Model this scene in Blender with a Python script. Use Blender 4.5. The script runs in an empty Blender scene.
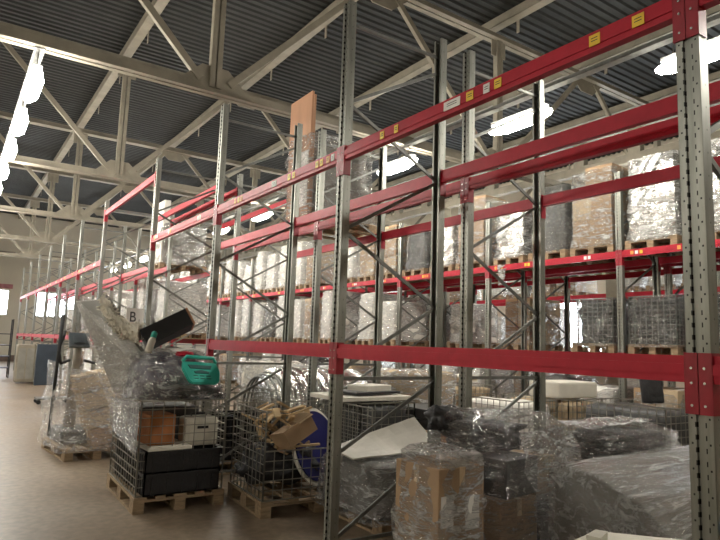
import bpy, bmesh, math, random
from mathutils import Vector, Matrix, noise
R = math.radians
scene = bpy.context.scene
col = scene.collection

# ------------------------------------------------------------------ camera
cd = bpy.data.cameras.new('camera')
cam = bpy.data.objects.new('camera', cd); col.objects.link(cam)
cd.sensor_width = 36.0; cd.lens = 600.0 / 720.0 * 36.0; cd.clip_end = 200; cd.clip_start = 0.05
rot = Matrix(((0.82442703, -0.09665347, -0.55765417),
              (-0.56501702, -0.08345288, -0.82084797),
              (0.03279996, 0.99181335, -0.12341166)))
m = rot.to_4x4(); m.translation = Vector((0, 0, 1.6))
# the camera looks along -Z of its own frame
cam.matrix_world = m
scene.camera = cam

# ------------------------------------------------------------------ world / exposure
w = bpy.data.worlds.new('world'); scene.world = w; w.use_nodes = True
w.node_tree.nodes['Background'].inputs[0].default_value = (0.75, 0.85, 1.0, 1)
w.node_tree.nodes['Background'].inputs[1].default_value = 1.0
vs = scene.view_settings
vs.view_transform = 'Standard'; vs.look = 'None'; vs.gamma = 1; vs.use_curve_mapping = False
vs.exposure = 0.95
LAMP = 58.0      # strength of the fluorescent tubes
PANE = 9.0       # daylight behind the windows

# ------------------------------------------------------------------ materials
def nodemat(name):
    mt = bpy.data.materials.new(name); mt.use_nodes = True
    nt = mt.node_tree
    return mt, nt, nt.nodes['Principled BSDF']
def N(nt, typ, **kw):
    n = nt.nodes.new(typ)
    for k, v in kw.items():
        if k in n.inputs: n.inputs[k].default_value = v
        else: setattr(n, k, v)
    return n
def ramp(nt, fac, stops):
    r = nt.nodes.new('ShaderNodeValToRGB')
    els = r.color_ramp.elements
    els[0].position, els[0].color = stops[0][0], (*stops[0][1], 1)
    els[1].position, els[1].color = stops[-1][0], (*stops[-1][1], 1)
    for p, c in stops[1:-1]:
        e = els.new(p); e.color = (*c, 1)
    nt.links.new(fac, r.inputs[0]); return r
def mat(name, c, rough=0.6, metal=0.0, var=0.25, scale=6.0, bump=0.0, bscale=40.0, stretch=(1, 1, 1), coat=0, spec=.5):
    mt, nt, b = nodemat(name)
    tc = N(nt, 'ShaderNodeTexCoord'); mp = N(nt, 'ShaderNodeMapping')
    mp.inputs['Scale'].default_value = stretch
    nt.links.new(tc.outputs['Object'], mp.inputs[0])
    nz = N(nt, 'ShaderNodeTexNoise', Scale=scale, Detail=5.0, Roughness=0.6)
    nt.links.new(mp.outputs[0], nz.inputs['Vector'])
    lo = tuple(x * (1 - var) for x in c); hi = tuple(min(1, x * (1 + var)) for x in c)
    r = ramp(nt, nz.outputs['Fac'], [(0.3, lo), (0.7, hi)])
    nt.links.new(r.outputs[0], b.inputs['Base Color'])
    b.inputs['Roughness'].default_value = rough; b.inputs['Metallic'].default_value = metal
    b.inputs['Specular IOR Level'].default_value = spec
    if coat: b.inputs['Coat Weight'].default_value = coat
    if bump:
        n2 = N(nt, 'ShaderNodeTexNoise', Scale=bscale, Detail=4.0)
        nt.links.new(mp.outputs[0], n2.inputs['Vector'])
        bp = N(nt, 'ShaderNodeBump', Strength=bump, Distance=0.02)
        nt.links.new(n2.outputs['Fac'], bp.inputs['Height']); nt.links.new(bp.outputs[0], b.inputs['Normal'])
    return mt
def film(name, tint=(0.9, 0.9, 0.87), lo=0.03, hi=0.6, scale=5.0, stretch=(1, 1, 3.5), rough=0.14, gloss=0.26, bdist=0.14):
    """clear stretch wrap: thin see-through layers with bright folded streaks"""
    mt, nt, b = nodemat(name)
    tc = N(nt, 'ShaderNodeTexCoord'); mp = N(nt, 'ShaderNodeMapping')
    mp.inputs['Scale'].default_value = stretch; mp.inputs['Rotation'].default_value = (0.25, 0.2, 0.3)
    nt.links.new(tc.outputs['Object'], mp.inputs[0])
    nz = N(nt, 'ShaderNodeTexNoise', Scale=scale, Detail=8.0, Roughness=0.7, Distortion=0.9)
    nt.links.new(mp.outputs[0], nz.inputs['Vector'])
    rg = N(nt, 'ShaderNodeTexNoise', Scale=scale * .8, Detail=3.0, Roughness=0.5, Distortion=1.5)   # folds: thin ridges
    nt.links.new(mp.outputs[0], rg.inputs['Vector'])
    sb = N(nt, 'ShaderNodeMath', operation='SUBTRACT'); nt.links.new(rg.outputs['Fac'], sb.inputs[0]); sb.inputs[1].default_value = .5
    ab = N(nt, 'ShaderNodeMath', operation='ABSOLUTE'); nt.links.new(sb.outputs[0], ab.inputs[0])
    fold = N(nt, 'ShaderNodeMapRange'); fold.inputs['From Min'].default_value = 0; fold.inputs['From Max'].default_value = .028
    fold.inputs['To Min'].default_value = .35; fold.inputs['To Max'].default_value = 0
    nt.links.new(ab.outputs[0], fold.inputs['Value'])
    mr = N(nt, 'ShaderNodeMapRange'); mr.inputs['From Min'].default_value = 0.47; mr.inputs['From Max'].default_value = 0.66
    mr.inputs['To Min'].default_value = lo; mr.inputs['To Max'].default_value = hi
    nt.links.new(nz.outputs['Fac'], mr.inputs['Value'])
    ad = N(nt, 'ShaderNodeMath', operation='ADD', use_clamp=True); nt.links.new(mr.outputs[0], ad.inputs[0]); nt.links.new(fold.outputs[0], ad.inputs[1])
    b.inputs['Base Color'].default_value = (*tint, 1); b.inputs['Roughness'].default_value = rough
    b.inputs['Specular IOR Level'].default_value = 1.0
    bp = N(nt, 'ShaderNodeBump', Strength=1.0, Distance=bdist)
    nt.links.new(nz.outputs['Fac'], bp.inputs['Height']); nt.links.new(bp.outputs[0], b.inputs['Normal'])
    tr = N(nt, 'ShaderNodeBsdfTransparent')
    gl = N(nt, 'ShaderNodeBsdfGlossy'); gl.inputs['Roughness'].default_value = 0.09
    nt.links.new(bp.outputs[0], gl.inputs['Normal'])
    a = N(nt, 'ShaderNodeMixShader'); a.inputs[0].default_value = gloss
    nt.links.new(tr.outputs[0], a.inputs[1]); nt.links.new(gl.outputs[0], a.inputs[2])
    mx = N(nt, 'ShaderNodeMixShader')
    nt.links.new(ad.outputs[0], mx.inputs[0]); nt.links.new(a.outputs[0], mx.inputs[1]); nt.links.new(b.outputs[0], mx.inputs[2])
    nt.links.new(mx.outputs[0], nt.nodes['Material Output'].inputs[0])
    return mt
def emit(name, c, s):
    mt, nt, b = nodemat(name)
    b.inputs['Base Color'].default_value = (*c, 1)
    b.inputs['Emission Color'].default_value = (*c, 1); b.inputs['Emission Strength'].default_value = s
    return mt
M = {}
M['film'] = film('clear stretch film')
M['film_thick'] = film('thick stretch film', lo=0.12, hi=0.8, scale=4.0)
M['film_grey'] = film('grey stretch film', tint=(0.5, 0.49, 0.45), lo=0.12, hi=0.5, scale=6)
M['film_thin'] = film('thin clean film', lo=.02, hi=.32, scale=4, gloss=.14, bdist=.06)
M['film_dark'] = film('thin film over dark goods', tint=(0.7, 0.69, 0.65), lo=0.0, hi=0.35, scale=5, stretch=(0.7, 0.7, 4), rough=.1)
M['sack'] = mat('white plastic sack', (0.74, 0.72, 0.66), 0.5, bump=0.4, bscale=12, var=0.1)
M['foam'] = mat('white foam', (0.68, 0.65, 0.56), 0.75, var=0.06)
M['card'] = mat('brown cardboard', (0.36, 0.24, 0.14), 0.8, var=0.12, scale=3)
M['card_pale'] = mat('pale cardboard', (0.47, 0.36, 0.23), 0.8, var=0.1, scale=3)
M['card_orange'] = mat('orange cardboard', (0.43, 0.17, 0.06), 0.75, var=0.12)
M['tape'] = mat('packing tape', (0.55, 0.42, 0.27), 0.3)
M['dark'] = mat('black plastic', (0.018, 0.018, 0.02), 0.4, var=0.3, bump=0.3)
M['darkbag'] = mat('black bag fabric', (0.02, 0.02, 0.022), 0.55, var=0.4, bump=0.6, bscale=18)
M['coredark'] = mat('dark grey wrapped core', (0.13, 0.125, 0.115), 0.5, var=0.5, scale=2.5)
M['greydark'] = mat('dark grey goods', (0.06, 0.06, 0.058), 0.5, var=0.4, scale=4)
M['silver'] = mat('silver foil', (0.75, 0.74, 0.7), 0.22, metal=1.0, var=0.12, bump=0.8, bscale=10)
M['pallet'] = mat('pallet wood', (0.28, 0.20, 0.12), 0.85, var=0.35, scale=5, stretch=(1, 6, 6))
M['wood'] = mat('light wood scraps', (0.55, 0.40, 0.22), 0.7, var=0.25, scale=5)
M['ply'] = mat('brown fibreboard', (0.42, 0.22, 0.12), 0.55, var=0.12, scale=4, stretch=(1, 1, .3))
M['red'] = mat('red powder coat', (0.43, 0.014, 0.032), 0.42, var=0.12, scale=9, spec=.3)
M['redc'] = mat('red connector coat', (0.30, 0.009, 0.022), 0.38, var=0.15, scale=12, coat=0.08)
M['galv'] = mat('dull galvanised steel', (0.17, 0.172, 0.158), 0.45, metal=0.6, var=0.2, scale=14, stretch=(1, 1, .15))
M['wire'] = mat('zinc wire', (0.30, 0.29, 0.25), 0.38, metal=0.75, var=0.1)
M['truss'] = mat('beige truss paint', (0.24, 0.215, 0.165), 0.65, var=0.18, scale=3)
M['wallm'] = mat('cream wall paint', (0.52, 0.47, 0.37), 0.8, var=0.08, scale=.6)
M['wallbrown'] = mat('brown wall stripe', (0.13, 0.09, 0.07), 0.8, var=0.1)
M['paper'] = mat('white paper', (0.8, 0.78, 0.74), 0.6, var=0.05)
M['ink'] = mat('printed ink', (0.03, 0.03, 0.03), 0.6, var=0.1)
M['yellow'] = mat('yellow sticker', (0.83, 0.56, 0.04), 0.45, var=0.1)
M['orange'] = mat('orange sticker', (0.75, 0.33, 0.06), 0.45, var=0.1)
M['blue'] = mat('blue plastic', (0.008, 0.012, 0.10), 0.35, var=0.2)
M['bluebright'] = mat('bright blue cap', (0.03, 0.18, 0.55), 0.3, var=0.1)
M['purple'] = mat('purple black bag', (0.03, 0.022, 0.05), 0.35, var=0.5, bump=0.6, bscale=9)
M['teal'] = mat('teal plastic', (0.03, 0.42, 0.33), 0.35, var=0.1)
M['tealdark'] = mat('dark teal recess', (0.01, 0.10, 0.09), 0.5, var=0.1)
M['rug'] = mat('cream fleece', (0.72, 0.68, 0.58), 0.95, var=0.15, bump=1.0, bscale=60)
M['greyboard'] = mat('grey board', (0.26, 0.25, 0.22), 0.5, var=0.22, scale=2.5)
M['bluegrey'] = mat('blue grey sheet metal', (0.035, 0.05, 0.07), 0.5, var=0.15)
M['beige'] = mat('beige cabinet paint', (0.25, 0.22, 0.17), 0.6, var=0.15)
M['screen'] = mat('grey console', (0.10, 0.12, 0.13), 0.3, var=0.2)
M['rubber'] = mat('black rubber', (0.015, 0.015, 0.015), 0.7)
M['housing'] = mat('white lamp housing', (0.75, 0.75, 0.73), 0.4, var=0.04)
M['tube'] = emit('fluorescent tube', (1.0, 0.955, 0.86), LAMP)
M['pane'] = emit('daylit window pane', (0.86, 0.93, 1.0), PANE)
M['screw'] = mat('bright bolt head', (0.8, 0.8, 0.78), 0.25, metal=0.8, var=0.05)

def post_mat():
    mt, nt, b = nodemat('slotted galvanised steel')
    tc = N(nt, 'ShaderNodeTexCoord'); sp = N(nt, 'ShaderNodeSeparateXYZ')
    nt.links.new(tc.outputs['Object'], sp.inputs[0])
    def mth(op, a, bb):
        n = nt.nodes.new('ShaderNodeMath'); n.operation = op
        for i, v in enumerate((a, bb)):
            if v is None: continue
            if isinstance(v, (int, float)): n.inputs[i].default_value = v
            else: nt.links.new(v, n.inputs[i])
        return n.outputs[0]
    z = mth('ADD', sp.outputs['Z'], 0.0)
    pz = mth('ABSOLUTE', mth('SUBTRACT', mth('FRACT', mth('DIVIDE', z, 0.05), None), 0.5), None)
    inz = mth('LESS_THAN', pz, 0.2)                     # slot height on the inner edges
    pz2 = mth('ABSOLUTE', mth('SUBTRACT', mth('FRACT', mth('DIVIDE', z, 0.10), None), 0.5), None)
    inz2 = mth('LESS_THAN', pz2, 0.04)                   # small round holes on the strips
    ay = mth('ABSOLUTE', sp.outputs['Y'], None)
    slot = mth('MULTIPLY', mth('LESS_THAN', mth('ABSOLUTE', mth('SUBTRACT', ay, 0.0185), None), 0.0045), inz)
    hole = mth('MULTIPLY', mth('LESS_THAN', mth('ABSOLUTE', mth('SUBTRACT', ay, 0.035), None), 0.0035), inz2)
    fx = mth('LESS_THAN', sp.outputs['X'], 0.016)
    msk = mth('MULTIPLY', mth('MAXIMUM', slot, hole), fx)
    sh = mth('MULTIPLY', mth('LESS_THAN', mth('ABSOLUTE', mth('SUBTRACT', sp.outputs['X'], 0.04), None), 0.0035), inz2)
    msk = mth('MAXIMUM', msk, mth('MULTIPLY', sh, 0.6))
    mp = N(nt, 'ShaderNodeMapping'); mp.inputs['Scale'].default_value = (1, 1, .12)
    nt.links.new(tc.outputs['Object'], mp.inputs[0])
    nz = N(nt, 'ShaderNodeTexNoise', Scale=22.0, Detail=5.0)
    nt.links.new(mp.outputs[0], nz.inputs['Vector'])
    r = ramp(nt, nz.outputs['Fac'], [(0.3, (0.20, 0.205, 0.18)), (0.7, (0.33, 0.33, 0.295))])
    mx = N(nt, 'ShaderNodeMix', data_type='RGBA')
    nt.links.new(msk, mx.inputs[0]); nt.links.new(r.outputs[0], mx.inputs[6]); mx.inputs[7].default_value = (0.012, 0.012, 0.012, 1)
    nt.links.new(mx.outputs[2], b.inputs['Base Color'])
    b.inputs['Metallic'].default_value = 0.7; b.inputs['Roughness'].default_value = 0.4
    return mt
M['post'] = post_mat()

def floor_mat():
    mt, nt, b = nodemat('worn polished concrete floor')
    tc = N(nt, 'ShaderNodeTexCoord')
    n1 = N(nt, 'ShaderNodeTexNoise', Scale=0.7, Detail=8.0, Roughness=0.7); nt.links.new(tc.outputs['Object'], n1.inputs['Vector'])
    n2 = N(nt, 'ShaderNodeTexNoise', Scale=14.0, Detail=6.0); nt.links.new(tc.outputs['Object'], n2.inputs['Vector'])
    r = ramp(nt, n1.outputs['Fac'], [(0.28, (0.14, 0.10, 0.065)), (0.5, (0.21, 0.158, 0.108)), (0.72, (0.30, 0.24, 0.175))])
    r2 = ramp(nt, n2.outputs['Fac'], [(0.35, (0.75, 0.75, 0.75)), (0.65, (1.1, 1.1, 1.1))])
    mx = N(nt, 'ShaderNodeMix', data_type='RGBA', blend_type='MULTIPLY'); mx.inputs[0].default_value = 1
    nt.links.new(r.outputs[0], mx.inputs[6]); nt.links.new(r2.outputs[0], mx.inputs[7])
    nt.links.new(mx.outputs[2], b.inputs['Base Color'])
    rr = ramp(nt, n1.outputs['Fac'], [(0.3, (0.32, .32, .32)), (0.7, (0.5, .5, .5))])
    nt.links.new(rr.outputs[0], b.inputs['Roughness'])
    return mt
M['floor'] = floor_mat()
M['deck'] = mat('dark grey corrugated steel deck', (0.021, 0.022, 0.020), 0.6, spec=.3, metal=0.0, var=0.25, scale=1.5)

# ------------------------------------------------------------------ mesh helpers
class MB:
    def __init__(s): s.bm = bmesh.new()
    def box(s, c, d, rot=None, bev=0):
        x, y, z = d[0] / 2, d[1] / 2, d[2] / 2
        vs = []
        for p in ((-x, -y, -z), (x, -y, -z), (x, y, -z), (-x, y, -z), (-x, -y, z), (x, -y, z), (x, y, z), (-x, y, z)):
            v = Vector(p)
            if rot is not None: v = rot @ v
            vs.append(s.bm.verts.new(v + Vector(c)))
        fs = [s.bm.faces.new([vs[i] for i in f]) for f in ((0, 3, 2, 1), (4, 5, 6, 7), (0, 1, 5, 4), (1, 2, 6, 5), (2, 3, 7, 6), (3, 0, 4, 7))]
        if bev:
            es = {e for f in fs for e in f.edges}
            bmesh.ops.bevel(s.bm, geom=list(es), offset=bev, segments=2, affect='EDGES', profile=0.6)
        return s
    def b2(s, x0, x1, y0, y1, z0, z1, bev=0):
        return s.box(((x0 + x1) / 2, (y0 + y1) / 2, (z0 + z1) / 2), (abs(x1 - x0), abs(y1 - y0), abs(z1 - z0)), bev=bev)
    def bar(s, a, b, wd, ht=None, up=(0, 0, 1)):
        a = Vector(a); b = Vector(b); ht = ht or wd
        d = b - a; L = d.length
        if L < 1e-6: return s
        zz = d.normalized(); u = Vector(up)
        if abs(zz.dot(u)) > 0.99: u = Vector((0, 1, 0))
        xx = u.cross(zz).normalized(); yy = zz.cross(xx)
        rm = Matrix((xx, yy, zz)).transposed()
        return s.box((a + b) / 2, (wd, ht, L), rm)
    def tube(s, pts, r, n=8, cap=True):
        rings = []
        pts = [Vector(p) for p in pts]
        for i, p in enumerate(pts):
            t = (pts[min(i + 1, len(pts) - 1)] - pts[max(i - 1, 0)]).normalized()
            u = Vector((0, 0, 1)) if abs(t.z) < 0.9 else Vector((1, 0, 0))
            a = t.cross(u).normalized(); b = t.cross(a)
            rr = r[i] if isinstance(r, (list, tuple)) else r
            rings.append([s.bm.verts.new(p + (a * math.cos(k * 2 * math.pi / n) + b * math.sin(k * 2 * math.pi / n)) * rr) for k in range(n)])
        for i in range(len(rings) - 1):
            for k in range(n):
                s.bm.faces.new((rings[i][k], rings[i][(k + 1) % n], rings[i + 1][(k + 1) % n], rings[i + 1][k]))
        if cap:
            s.bm.faces.new(rings[0][::-1]); s.bm.faces.new(rings[-1])
        return s
    def poly(s, pts, th, axis):
        """prism: outline pts extruded along vector axis by th"""
        ax = Vector(axis).normalized() * th
        a = [s.bm.verts.new(Vector(p)) for p in pts]; b = [s.bm.verts.new(Vector(p) + ax) for p in pts]
        n = len(pts)
        s.bm.faces.new(a[::-1]); s.bm.faces.new(b)
        for i in range(n): s.bm.faces.new((a[i], a[(i + 1) % n], b[(i + 1) % n], b[i]))
        return s
    def build(s, name, mt, parent=None, loc=(0, 0, 0), rot=(0, 0, 0), smooth=False):
        bmesh.ops.recalc_face_normals(s.bm, faces=s.bm.faces)
        me = bpy.data.meshes.new(name); s.bm.to_mesh(me); s.bm.free()
        me.materials.append(mt)
        if smooth:
            for p in me.polygons: p.use_smooth = True
        o = bpy.data.objects.new(name, me); col.objects.link(o)
        o.parent = parent; o.location = loc; o.rotation_euler = rot
        return o
def tag(o, label=None, cat=None, group=None, kind=None):
    if label: o['label'] = label
    if cat: o['category'] = cat
    if group: o['group'] = group
    if kind: o['kind'] = kind
    return o
def thing(name, loc, label, cat, group=None, rz=0):
    o = bpy.data.objects.new(name, None); col.objects.link(o)
    o.location = loc; o.rotation_euler = (0, 0, rz); o.empty_display_size = 0.1
    return tag(o, label, cat, group)
KIDS = {}
def copy_tree(o, parent=None):
    c = o.copy(); col.objects.link(c); c.parent = parent
    for ch in list(o.children): copy_tree(ch, c)
    return c
def place(o, loc, rz=0, label=None, group=None):
    o.location = loc; o.rotation_euler = (0, 0, rz)
    if label: o['label'] = label
    if group: o['group'] = group
    return o
ORD = ['first', 'second', 'third', 'fourth', 'fifth', 'sixth', 'seventh', 'eighth', 'ninth', 'tenth', 'eleventh', 'twelfth', 'thirteenth', 'fourteenth', 'fifteenth',
       'sixteenth', 'seventeenth', 'eighteenth', 'nineteenth', 'twentieth', 'twenty-first', 'twenty-second', 'twenty-third', 'twenty-fourth', 'twenty-fifth',
       'twenty-sixth', 'twenty-seventh', 'twenty-eighth', 'twenty-ninth', 'thirtieth', 'thirty-first', 'thirty-second', 'thirty-third', 'thirty-fourth', 'thirty-fifth', 'thirty-sixth']
TEXT = []
def text_mesh(s, size, mt, parent, loc, rot, name='lettering'):
    cu = bpy.data.curves.new(name, 'FONT'); cu.body = s; cu.size = size; cu.extrude = 0.001
    cu.align_x = 'CENTER'; cu.align_y = 'CENTER'
    t = bpy.data.objects.new(name + '_tmp', cu); col.objects.link(t)
    bpy.context.view_layer.update()
    me = bpy.data.meshes.new_from_object(t.evaluated_get(bpy.context.evaluated_depsgraph_get()))
    bpy.data.objects.remove(t)
    me.materials.clear(); me.materials.append(mt)
    o = bpy.data.objects.new(name, me); col.objects.link(o); o.parent = parent; o.location = loc; o.rotation_euler = rot
    return o

# ================================================================== SETTING
XL, XR, YN, YE, ZD = -12.0, 18.6, -6.0, 40.0, 8.48
o = MB().b2(XL, XR, YN, YE, -0.2, 0).build('floor', M['floor']); tag(o, kind='structure')
# corrugated roof deck: ribs run across the racks, pitch 0.2 m
mb = MB(); bm = mb.bm; prev = None; y = YN; prof = []
while y < YE:
    prof += [(y, ZD), (y + 0.07, ZD), (y + 0.10, ZD + 0.04), (y + 0.17, ZD + 0.04)]; y += 0.20
for (yy, zz) in prof:
    cur = (bm.verts.new((XL, yy, zz)), bm.verts.new((XR, yy, zz)))
    if prev: bm.faces.new((prev[0], prev[1], cur[1], cur[0]))
    prev = cur
o = mb.build('ceiling', M['deck']); tag(o, kind='structure')
# upper skin so that the roof has thickness
o = MB().b2(XL, XR, YN, YE, ZD + 0.10, ZD + 0.22).build('ceiling_insulation', M['wallbrown']); tag(o, kind='structure')

def wall_with_holes(name, axis, pos, a0, a1, z1, holes, t=0.25, sgn=1):
    """holes: list of (a_start,a_end,z0,z1) sorted in a, non overlapping"""
    mb = MB()
    def seg(s0, s1, za, zb):
        if s1 - s0 < 1e-4 or zb - za < 1e-4: return
        if axis == 'y': mb.b2(s0, s1, pos, pos + t * sgn, za, zb)
        else: mb.b2(pos, pos + t * sgn, s0, s1, za, zb)
    p = a0
    for (h0, h1, hz0, hz1) in holes:
        seg(p, h0, 0, z1); seg(h0, h1, 0, hz0); seg(h0, h1, hz1, z1); p = h1
    seg(p, a1, 0, z1)
    o = mb.build(name, M['wallm']); tag(o, kind='structure'); return o
endw = [(-6.4, -4.2, 2.6, 4.1), (-3.2, -1.0, 2.6, 4.1), (0.4, 2.75, 2.6, 4.1), (4.2, 6.4, 2.6, 4.1), (7.6, 9.9, 2.6, 4.1), (11.2, 13.4, 2.6, 4.1), (14.6, 16.8, 2.6, 4.1)]
wall_with_holes('wall_back', 'y', YE, XL, XR, 8.6, endw)
sidew = [(y0, y0 + 4.2, 1.1, 3.6) for y0 in (6.0, 12.0, 18.0, 24.0, 30.0)]
wall_with_holes('wall_right', 'x', XR, YN, YE + .25, 8.6, sidew)
o = MB().b2(XL - .25, XL, YN, YE + .25, 0, 8.6).build('wall_left', M['wallm']); tag(o, kind='structure')
o = MB().b2(XL - .25, XR + .25, YN - .25, YN, 0, 8.6).build('wall_front', M['wallm']); tag(o, kind='structure')
wn = 0
def window(axis, pos, h):
    global wn
    wn += 1
    a0, a1, z0, z1 = h
    fr = MB(); n = 3
    def bx(mb, s0, s1, za, zb, d0, d1):
        if axis == 'y': mb.b2(s0, s1, pos + d0, pos + d1, za, zb)
        else: mb.b2(pos + d0, pos + d1, s0, s1, za, zb)
    for i in range(n + 1):
        c = a0 + (a1 - a0) * i / n; bx(fr, max(a0, c - .04), min(a1, c + .04), z0, z1, .03, .11)
    bx(fr, a0, a1, z0, z0 + .08, .03, .11); bx(fr, a0, a1, z1 - .08, z1, .03, .11)
    root = fr.build('window_%d' % wn, M['paper']); tag(root, kind='structure')
    g = MB(); bx(g, a0 + .01, a1 - .01, z0 + .01, z1 - .01, .13, .15); g.build('pane', M['pane'], root)
for h in endw: window('y', YE, h)
for h in sidew: window('x', XR, h)
# brown transom strips and pink-brown lintels on the back wall
mb = MB()
for (a, b) in ((XL, 2.85), (4.1, 6.3), (7.2, 9.6), (11, 13.4)): mb.b2(a, b, YE - .03, YE, 6.05, 6.28)
o = mb.build('trim_1', M['wallbrown']); tag(o, kind='structure')
M['lintel'] = mat('pinkish lintel paint', (0.34, 0.13, 0.14), 0.7)
mb = MB()
for (a, b, c, d) in endw: mb.b2(a - .15, b + .15, YE - .04, YE, d + .04, d + .3)
o = mb.build('trim_2', M['lintel']); tag(o, kind='structure')
mb = MB(); mb.b2(XL, XR, YE - .02, YE, 0, 0.35)
o = mb.build('baseboard_back', M['wallbrown']); tag(o, kind='structure')

# ------------------------------------------------------------------ roof trusses
ZB, ZT = 5.17, 7.96      # bottom and top chord undersides
def make_truss():
    root = thing('roof_truss', (0, 0, 0), '', 'roof truss')
    def chord(name, z, h, wdt):
        mb = MB()      # double angle: two legs with a gap
        for s in (-1, 1):
            mb.b2(XL, XR, s * .02, s * (.02 + wdt), z, z + .014)
            mb.b2(XL, XR, s * .012, s * .026, z, z + h)
        return mb.build(name, M['truss'], root)
    chord('bottom_chord', ZB, .15, .085)
    chord('top_chord', ZT, .16, .10)
    xs = [2.9 + 6 * k for k in range(-2, 3)]
    for x in xs:
        if XL < x < XR:
            mb = MB(); mb.b2(x - .085, x - .012, -.055, .055, ZB + .1, ZT + .05); mb.b2(x + .012, x + .085, -.055, .055, ZB + .1, ZT + .05)
            mb.build('vertical_post', M['truss'], root)
            mb = MB(); pts = [(x - .52, -.011, ZB + .01), (x + .52, -.011, ZB + .01), (x + .5, -.011, ZB + .15), (x + .2, -.011, ZB + .43), (x - .2, -.011, ZB + .43), (x - .5, -.011, ZB + .15)]
            mb.poly(pts, .022, (0, 1, 0)); mb.build('lower_gusset', M['truss'], root)
            mb = MB(); mb.b2(x - .2, x + .2, -.012, .012, ZT - .34, ZT + .1); mb.build('hanger_bracket', M['truss'], root)
        for s in (-1, 1):
            a = (x + s * .22, 0, ZB + .2); b = (x + s * 2.72, 0, ZT - .02)
            if not (XL < b[0] < XR): continue
            mb = MB(); mb.bar(a, b, .10, .075, (0, 1, 0)); mb.build('diagonal_brace', M['truss'], root)
    for x in [-.1 + 6 * k for k in range(-1, 4)]:
        mb = MB(); pts = [(x - .6, -.011, ZT + .12), (x - .55, -.011, ZT - .02), (x - .22, -.011, ZT - .3), (x + .22, -.011, ZT - .3), (x + .55, -.011, ZT - .02), (x + .6, -.011, ZT + .12)]
        mb.poly(pts, .022, (0, 1, 0)); mb.build('upper_gusset', M['truss'], root)
    return root
tr0 = make_truss()
places = ['crossing just in front of the second rack frame', 'second from the camera', 'third from the camera', 'fourth from the camera', 'fifth from the camera, before the back wall']
for i, yy in enumerate((8.25, 14.25, 20.25, 26.25, 32.25)):
    t = tr0 if i == 0 else copy_tree(tr0)
    place(t, (0, yy, 0), 0, 'beige steel lattice roof truss, ' + (places[i] if i else 'nearest to the camera'), 'roof trusses')
# purlins along the hall, with short hanging tabs
def purlin(x, i, lab):
    root = thing('roof_purlin', (x, 0, 0), 'beige longitudinal roof purlin under the dark deck, ' + lab, 'purlin', 'roof purlins')
    mb = MB()
    mb.b2(-.10, .10, YN, YE, ZD - .21, ZD - .195); mb.b2(-.10, .10, YN, YE, ZD - .035, ZD - .02); mb.b2(-.10, -.085, YN, YE, ZD - .21, ZD - .03)
    mb.build('channel', M['truss'], root)
    for k in range(14):
        yy = 2.6 + 2.6 * k
        if yy > YE - 1: break
        mb = MB(); mb.b2(.085, .10, yy - .035, yy + .035, ZD - .48, ZD - .2); mb.build('hanging_tab', M['truss'], root)
for i, (x, lab) in enumerate([(-9.1, 'farthest left, over the open floor'), (-6.1, 'second from the left'), (-3.1, 'left of the lamp row'), (-.1, 'right above the aisle lamp row'), (2.92, 'above the front rack posts'),
        (5.9, 'over the gap behind the front racks'), (8.9, 'above the far aisle racks'), (11.9, 'over the back of the far racks'), (14.9, 'next to the right wall racks'), (17.6, 'closest to the right wall')]):
    purlin(x, i, lab)
# box girder with dark openings beyond the far racks
root = thing('lattice_girder', (12.9, 0, 0), 'beige longitudinal lattice girder with dark openings above the far racks', 'girder')
mb = MB(); mb.b2(-.1, .1, YN, YE, 6.05, 6.25); mb.b2(-.1, .1, YN, YE, 6.85, 7.1)
k = YN
while k < YE: mb.b2(-.09, .09, k, k + .3, 6.25, 6.85); k += 1.5
mb.build('web', M['truss'], root)
for i, yy in enumerate((2.25, 8.25, 14.25, 20.25, 26.25, 32.25)):
    mb = MB(); mb.b2(12.75, 13.05, yy - .15, yy + .15, 0, 6.05)
    mb.b2(12.6, 13.2, yy - .25, yy + .25, 0, .03)
    o = mb.build('steel_column', M['truss']); tag(o, 'beige steel column under the lattice girder, %s from the camera' % ORD[i], 'column', 'columns under the girder')

# ------------------------------------------------------------------ lamps
def make_lamp(L=1.42):
    root = thing('fluorescent_lamp', (0, 0, 0), '', 'lamp')
    mb = MB(); mb.b2(-.045, .045, -L / 2 + .1, L / 2 - .1, .045, .10, bev=.008); mb.build('housing', M['housing'], root)
    mb = MB(); mb.tube([(0, -L / 2, -.01), (0, -L / 2 + .06, -.02), (0, -L / 2 + .35, -.04), (0, L / 2 - .35, -.04), (0, L / 2 - .06, -.02), (0, L / 2, -.01)], [.02, .05, .08, .08, .05, .02], 12)  # swollen, tapered outline builds the glare around the tube into the shape
    d = mb.build('diffuser', M['tube'], root, smooth=True)
    for s in (-1, 1):
        mb = MB(); mb.bar((0, s * L * .32, .10), (0, s * L * .32, .30), .008); mb.build('suspension_rod', M['wire'], root)
    return root
lamp0 = make_lamp()
first = [True]
def lamp(x, y, z, lab, grp):
    t = lamp0 if first[0] else copy_tree(lamp0)
    first[0] = False
    place(t, (x, y, z), 0, lab, grp)
    if x < 1: t.scale = (1.25, .80, 1)  # left row widened to carry its glare in the shape, shortened for gaps
ZL = 4.86
for i, yy in enumerate([8.75 + 1.75 * k for k in range(14)]):
    lamp(.62, yy, ZL, 'glowing fluorescent lamp over the open aisle, %s from the camera in the left row' % ORD[i], 'lamps over the left aisle')
for i, yy in enumerate([-2.95, -.1, 3.0] + [5.6 + 2.85 * k for k in range(10)]):
    lamp(6.47, yy, ZL, 'glowing fluorescent lamp over the aisle behind the front racks, %s counted from the near end' % ORD[i], 'lamps over the second aisle')
for i, yy in enumerate([3, 8, 13, 19, 25]):
    lamp(12.35, yy, ZL + .3, 'fluorescent lamp over the aisle beyond the far racks, %s counted from the near end' % ORD[i], 'lamps over the third aisle')
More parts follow.
